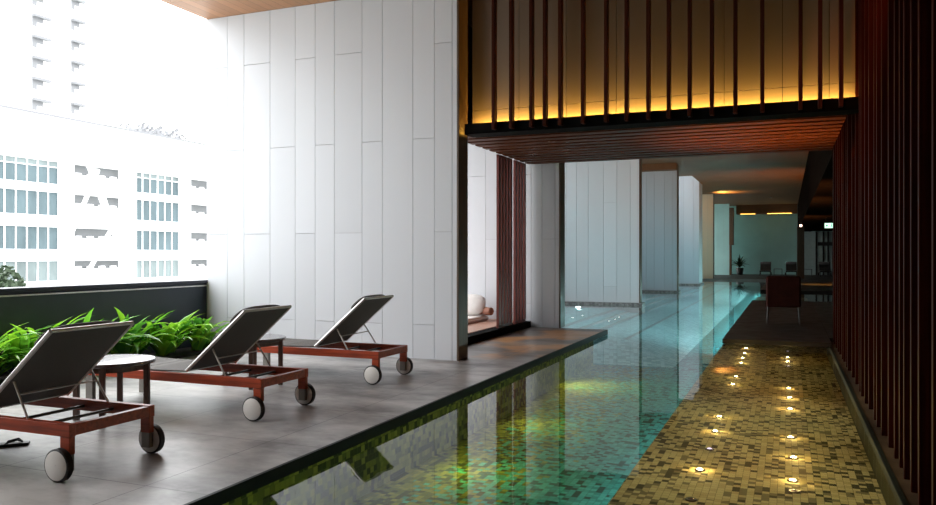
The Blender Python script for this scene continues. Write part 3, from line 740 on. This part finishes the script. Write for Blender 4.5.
bm = bmesh.new(); bm_lathe(bm, [(0, -0.07), (0.05, -0.06), (0.065, 0), (0.05, 0.05), (0, 0.06)], 16); link('bulb', bm, mat('sconce_bulb', (1, .8, .7), 0.4, emit=(1, 0.62, 0.45), estr=5), t)
for i, (x, y, z, lab) in enumerate(((-0.95, 52.0, 5.0, 'small round downlight in the tan ceiling near the far wall'), (2.45, 50.0, 3.1, 'small round downlight in the dark corridor ceiling'))):
    t = thing('downlight', lab, 'light', (x, y, z))
    bm = bmesh.new(); bm_lathe(bm, [(0.10, 0), (0.10, -0.02), (0.07, -0.02), (0.07, 0)], 20); link('ring', bm, M['ring'], t)
    bm = bmesh.new(); bm_lathe(bm, [(0, -0.012), (0.069, -0.012), (0.069, -0.002)], 20); link('lens', bm, M['lens_white'], t)
for x0, x1, lab in ((-3.1, -2.1, 'thin amber light slot above the far wall, left one'), (-1.3, 0.3, 'thin amber light slot above the far wall, right one')):
    tag(boxes('light_slot', [(x0, x1, 59.15, 59.2, 4.33, 4.36)], M['led_soft']), lab, 'light', 'amber light slots above the far wall')
t = thing('potted_shrub', 'dim leafy shrub by the far end of the last partition wall', 'plant', (-3.1, 58.4, 0))
bm = bmesh.new(); R = random.Random(9)
for k in range(40):
    az = R.uniform(0, 2 * PI); strap_leaf(bm, (0, 0, 0.5), az, R.uniform(0.6, 1.1), 0.06, R.uniform(0.5, 1.4), R.uniform(0.6, 1.6), 0)
link('foliage', bm, M['leaf_dark'], t)
bm = bmesh.new(); bm_lathe(bm, [(0, 0), (0.2, 0), (0.26, 0.45), (0.24, 0.5), (0, 0.47)], 20); link('pot', bm, M['rod'], t)

# ------------------------------------------------------------------ outside: ground, office block, tower, tree
struct('ground', [(-260, -8.6, -60, 260, -9.0, -8.8)], M['ground'])
BX = -72.0
t = thing('office_building', 'white office block across the street with rows of blue windows', 'building', (BX, 0, 0))
floors = [(8.85, 11.45), (5.5, 8.15), (1.9, 4.45), (-1.45, 0.85), (-5.0, -2.6)]
bays = [(44.0, 60.1, 'w'), (61.8, 68.8, 'l'), (70.6, 77.9, 'w'), (79.7, 86.0, 'l'), (88.0, 97.0, 'w')]
bm = bmesh.new()
zedges = [(-8.8, -5.0)] + [(floors[i + 1][1], floors[i][0]) for i in range(4)] + [(11.45, 16.0)]
for z0, z1 in zedges: bm_box(bm, -0.6, 0, 40, 100, z0, z1)
piers = [40.0] + [v for b in bays for v in b[:2]] + [100.0]
for a, b in zip(piers[::2], piers[1::2]): bm_box(bm, -0.6, 0.12, a, b, -8.8, 11.45)
bm_box(bm, -14, -0.8, 40, 100, -8.8, 15.9)
bm_box(bm, -3.0, 0.25, 40, 100, 15.9, 16.25); bm_box(bm, -14, -3, 40, 100, 15.9, 16.25)
link('wall', bm, M['bldg'], t)
boxes('roof_edge', [(0.25, 0.29, 40, 100, 16.0, 16.25)], M['mark'], t)
for fi, (z0, z1) in enumerate(floors):
    for a, b, k in bays:
        if k == 'w':
            n = max(4, round((b - a) / 1.22))
            bm = bmesh.new()
            for i in range(n + 1):
                y = a + (b - a) * i / n; bm_box(bm, -0.32, -0.16, y - 0.04, y + 0.04, z0, z1)
            bm_box(bm, -0.32, -0.16, a, b, z0, z0 + 0.1); bm_box(bm, -0.32, -0.16, a, b, z1 - 0.1, z1)
            if fi == 0: bm_box(bm, -0.32, -0.18, a, b, z1 - 0.75, z1 - 0.67)
            w = link('window', bm, M['bldg'], t)
            pale = (fi == 3) or (fi == 0 and False)
            boxes('glazing', [(-0.36, -0.30, a, b, z0, z1 - (0.7 if fi == 0 else 0))], M['pane_pale'] if pale else M['pane_blue'], w)
            if fi == 0: boxes('top_light', [(-0.36, -0.30, a, b, z1 - 0.7, z1)], M['pane_pale'], w)
        else:
            bl = boxes('loggia', [(-0.75, -0.6, a, b, z0, z1)], M['bldg'], t)
            boxes('glazing', [(-0.6, -0.58, a + 0.3, b - 0.3, z0 + 1.1, z1 - 0.1)], M['bldg_grey'], bl)
            bm = bmesh.new(); bm_box(bm, -0.2, 0.0, a, b, z0 + 1.22, z0 + 1.34); bm_box(bm, -0.2, 0.0, a, b, z0, z0 + 0.15)
            bm_box(bm, -0.3, -0.22, a, b, z0, z0 + 1.2)
            n = int((b - a) / 0.5)
            for i in range(n + 1):
                y = a + (b - a) * i / n; bm_box(bm, -0.18, -0.04, y - 0.09, y + 0.09, z0 + 0.15, z0 + 1.22)
            link('balustrade', bm, M['bldg'], bl)
            for i in range(int((b - a) / 1.6)):
                y = a + 0.6 + i * 1.6; boxes('air_conditioner', [(-0.56, -0.31, y, y + 0.75, z0 + 1.0, z0 + 1.6)], M['bldg'], bl)
# steel brace frame in front of the loggia bay
def by(px, py, x):   # point where a view ray meets the plane x = const
    cs, sn = math.cos(math.atan(319 / 775)), math.sin(math.atan(319 / 775)); d = (px - 468) / 775; k = x / (d * cs - sn)
    return (x, k * (d * sn + cs), 1.4 + (255 - py) / 775 * k)
t = thing('steel_brace', 'white diagonal steel brace frame standing before the office block', 'frame', by(128, 268, -66))
org = Vector(t.location)
def strut(a, b, r, nm='strut'):
    bm = bmesh.new(); bm_cyl(bm, Vector(by(*a, -66)) - org, Vector(by(*b, -66)) - org, r, seg=10); link(nm, bm, M['bldg'], t)
strut((78, 133), (128, 268), 0.36); strut((98, 170), (72, 232), 0.22); strut((113, 226), (86, 276), 0.22); strut((66, 222), (116, 221), 0.2)
strut((128, 268), (140, 400), 0.36); strut((86, 276), (60, 330), 0.22)
bm = bmesh.new(); p = Vector(by(60, 330, -66)) - org; bm_cyl(bm, p, (p.x, p.y, -8.8 - org.z), 0.25); q = Vector(by(140, 400, -66)) - org; link('footing', bm, M['bldg'], t)

t = thing('tower_block', 'pale high-rise tower fading into the sky behind the office block', 'building', (-150, 0, 0))
ya = by(20, 60, -150)[1]; yb = by(100, 60, -150)[1]
boxes('wall', [(-14, 0, ya, yb, -8.8, 120)], M['bldg'], t)
for px, y0s in ((41, 8), (77.5, 12)):
    for k in range(-7, 7):
        yy = y0s + 20.8 * k + 10
        c = by(px, yy, -150); d = 1.0 if px < 50 else 0.8
        bm = bmesh.new(); bm_box(bm, -0.2, 0.9, c[1] - 2.2 * d, c[1] + 2.0 * d, c[2] - 0.2, c[2] + 0.35); bm_box(bm, -0.2, 0.08, c[1] - 2.2 * d, c[1] - 1.0 * d, c[2] - 2.2, c[2] - 0.2)
        bm_box(bm, -0.2, 0.08, c[1] - 1.0 * d, c[1] + 0.5, c[2] - 1.2, c[2] - 0.2)
        link('window_ledge', bm, M['mark'], t)
def tree(name, label, loc, r, h, n, seed, leafs=('leaf', 'leaf2')):
    R = random.Random(seed)
    t = thing(name, label, 'tree', loc)
    bm = bmesh.new(); bm_cyl(bm, (0, 0, 0), (0, 0, h - r), 0.16, 0.09, 10)
    for k in range(5):
        a = R.uniform(0, 6.28); bm_cyl(bm, (0, 0, h - r * 1.6), (0.6 * r * math.cos(a), 0.6 * r * math.sin(a), h - r * 0.7), 0.07, 0.03, 7)
    link('trunk', bm, M['bark'], t)
    bm = bmesh.new()
    for k in range(n):
        v = Vector((R.gauss(0, 1), R.gauss(0, 1), R.gauss(0, 0.8))).normalized() * r * R.uniform(0.55, 1.0) ** 0.5
        v *= 1 + 0.25 * noise.noise(v * 1.5)
        v += Vector((0, 0, h - r))
        s = R.uniform(0.12, 0.24); a = Vector((R.gauss(0, 1), R.gauss(0, 1), R.gauss(0, 1))).normalized(); b = a.orthogonal().normalized()
        f = bm.faces.new([bm.verts.new(v + q) for q in (a * s, b * s * 0.5, -a * s, -b * s * 0.5)]); f.material_index = R.randint(0, 1)
    link('foliage', bm, [M[leafs[0]], M[leafs[1]]], t)
p = by(-12, 265, -34); tree('tree', 'small green tree top showing over the parapet at the left edge', (p[0], p[1], -8.8), 1.5, p[2] + 8.8, 1500, 4, ('leaf_dark', 'leaf_dark'))
p = by(155, 139, -74); t = thing('rooftop_shrub', 'pale shrub growing on the roof edge of the office block', 'plant', (p[0], p[1], 16.26))
bm = bmesh.new(); R = random.Random(2)
for k in range(160):
    v = Vector((R.uniform(-1.2, 1.2), R.uniform(-4.5, 4.5), 0.36 + R.uniform(0, 1.3) * R.random()))
    a = Vector((R.gauss(0, 1), R.gauss(0, 1), R.gauss(0, 1))).normalized() * 0.35; b = a.orthogonal() * 0.5
    bm.faces.new([bm.verts.new(v + q) for q in (a, b, -a, -b)])
link('foliage', bm, M['mark'], t)

# ------------------------------------------------------------------ light
wd = bpy.data.worlds.new('sky'); scene.world = wd; wd.use_nodes = True
bg = wd.node_tree.nodes['Background']; bg.inputs['Color'].default_value = (0.96, 0.98, 1.0, 1); g1 = wd.node_tree.nodes.new('ShaderNodeTexCoord'); g2 = wd.node_tree.nodes.new('ShaderNodeSeparateXYZ')
wd.node_tree.links.new(g1.outputs['Generated'], g2.inputs[0])
up = math_node(wd.node_tree, 'MAXIMUM', g2.outputs[2], 0.0)
st = math_node(wd.node_tree, 'MULTIPLY', math_node(wd.node_tree, 'ADD', math_node(wd.node_tree, 'MULTIPLY', up, 2.0), 1.0), 3.3)
wd.node_tree.links.new(st, bg.inputs['Strength'])

def area(name, loc, rot, sx, sy, e, col, spread=PI):
    L = bpy.data.lights.new(name, 'AREA'); L.shape = 'RECTANGLE'; L.size = sx; L.size_y = sy; L.energy = e; L.color = col; L.spread = spread
    o = bpy.data.objects.new(name, L); COL.objects.link(o); o.location = loc; o.rotation_euler = rot; return o
def spot(name, loc, target, e, col, ang, blend=0.6, r=0.05):
    L = bpy.data.lights.new(name, 'SPOT'); L.energy = e; L.color = col; L.spot_size = ang; L.spot_blend = blend; L.shadow_soft_size = r
    o = bpy.data.objects.new(name, L); COL.objects.link(o); o.location = loc
    o.rotation_euler = (Vector(target) - Vector(loc)).to_track_quat('-Z', 'Y').to_euler(); return o
# cove strip up-light behind the black trough
area('cove_light', (-1.6, 9.715, 3.085), (math.radians(118), 0, 0), 4.6, 0.03, 120, (1.0, 0.55, 0.10))
# warm pool lamps under the deck edge
for x, y, e in ((-3.1, 2.9, 60), (-3.1, 4.2, 40), (-2.9, 6.8, 26), (-2.9, 9.0, 20), (-3.1, 12.0, 60)):
    spot('pool_wall_lamp', (x, y, -0.16), (x + 0.45, y, -0.85), e, (1.0, 0.84, 0.12), 2.8, 1.0, 0.05)
# unseen cool strips added along the shelf side to brighten the deep tiles
area('deep_tile_fill', (-1.135, 9.0, -0.42), (0, PI / 2, 0), 0.08, 14.0, 30, (0.85, 1.0, 0.97))
area('deep_tile_fill', (-1.135, 25.0, -0.42), (0, PI / 2, 0), 0.08, 16.0, 230, (0.65, 1.0, 1.0))
area('deep_tile_fill', (-1.06, 39.0, -0.42), (0, PI / 2, 0), 0.08, 10.0, 240, (0.65, 1.0, 1.0))
for y in (16.5, 19.5, 22, 25.5, 28.5, 34, 38, 44):
    spot('ledge_fill', (-5.6, y, -0.11), (-5.4, y, -0.4), 45, (0.88, 1.0, 1.0), 2.9, 1.0, 0.1)  # added underwater spots standing in for daylight on the pale ledge
for x, y, e in ((-3.4, 18.6, 300), (-2.6, 27.3, 300), (-2.6, 35.0, 300), (-2.6, 44.0, 300)):
    spot('hall_pool_fill', (x, y, 4.95), (x, y, 0), e, (0.95, 0.98, 1.0), 0.95, 0.9, 0.1)  # unseen overhead spots added to brighten the ledge and deep floor
spot('screen_red_fill', (-0.6, 5.0, 4.85), (0.75, 8.0, 3.5), 260, (1.0, 0.20, 0.06), 0.75, 1.0, 0.05)  # unseen red spot added for the glow on the screen fins
for x, y, e in ((0.35, 19.5, 700), (0.35, 24.8, 900), (0.3, 36.0, 900)):
    spot('warm_ceiling_fill', (x, y, 0.12), (x - 1.2, y + 2.5, 5.0), e, (1.0, 0.40, 0.10), 1.9, 1.0, 0.08)  # orange spots added to warm the far ceiling
# unseen warm spots added overhead to brighten the gold shelf
for y in (3.6, 6.2, 8.6):
    spot('gold_shelf_fill', (-0.25, y, 4.95), (-0.25, y, 0), 430, (1.0, 0.83, 0.53), 0.62, 0.9, 0.08)
spot('gold_shelf_fill', (-0.25, 11.8, 3.14), (-0.25, 11.8, 0), 120, (1.0, 0.75, 0.40), 0.9, 0.9, 0.08)
area('pool_wall_fill', (-3.33, 7.5, -0.30), (0, -PI / 2, 0), 0.05, 11.0, 32, (1.0, 0.85, 0.14))  # unseen strip added to spread the yellow glow along the pool edge
# warm wash in the far hall
spot('far_wall_wash', (-3.5, 46.9, 4.45), (-3.3, 46.9, 5.0), 420, (1.0, 0.55, 0.12), 2.6, 1.0, 0.1)
spot('corridor_downlight', (1.75, 40.5, 3.0), (1.4, 40.5, 0), 1500, (1.0, 0.48, 0.10), 0.9, 0.8, 0.05)
spot('soffit_uplight', (-0.5, 11.6, -0.2), (-0.4, 12.2, 3.0), 1300, (1.0, 0.36, 0.07), 1.15, 1.0, 0.05)

# ------------------------------------------------------------------ camera
cam = bpy.data.cameras.new('camera'); co = bpy.data.objects.new('camera', cam); COL.objects.link(co)
co.location = (0, 0, 1.4); co.rotation_euler = (PI / 2, 0, math.atan(319 / 775))
cam.sensor_width = 36; cam.lens = 36 * 775 / 936; cam.shift_y = 2.5 / 936; cam.clip_start = 0.05; cam.clip_end = 600
scene.camera = co
vs = scene.view_settings
vs.view_transform = 'Standard'; vs.look = 'None'; vs.gamma = 1.0; vs.use_curve_mapping = False; vs.exposure = 0.0
scene.cycles.max_bounces = 10; scene.cycles.diffuse_bounces = 5; scene.cycles.transparent_max_bounces = 16
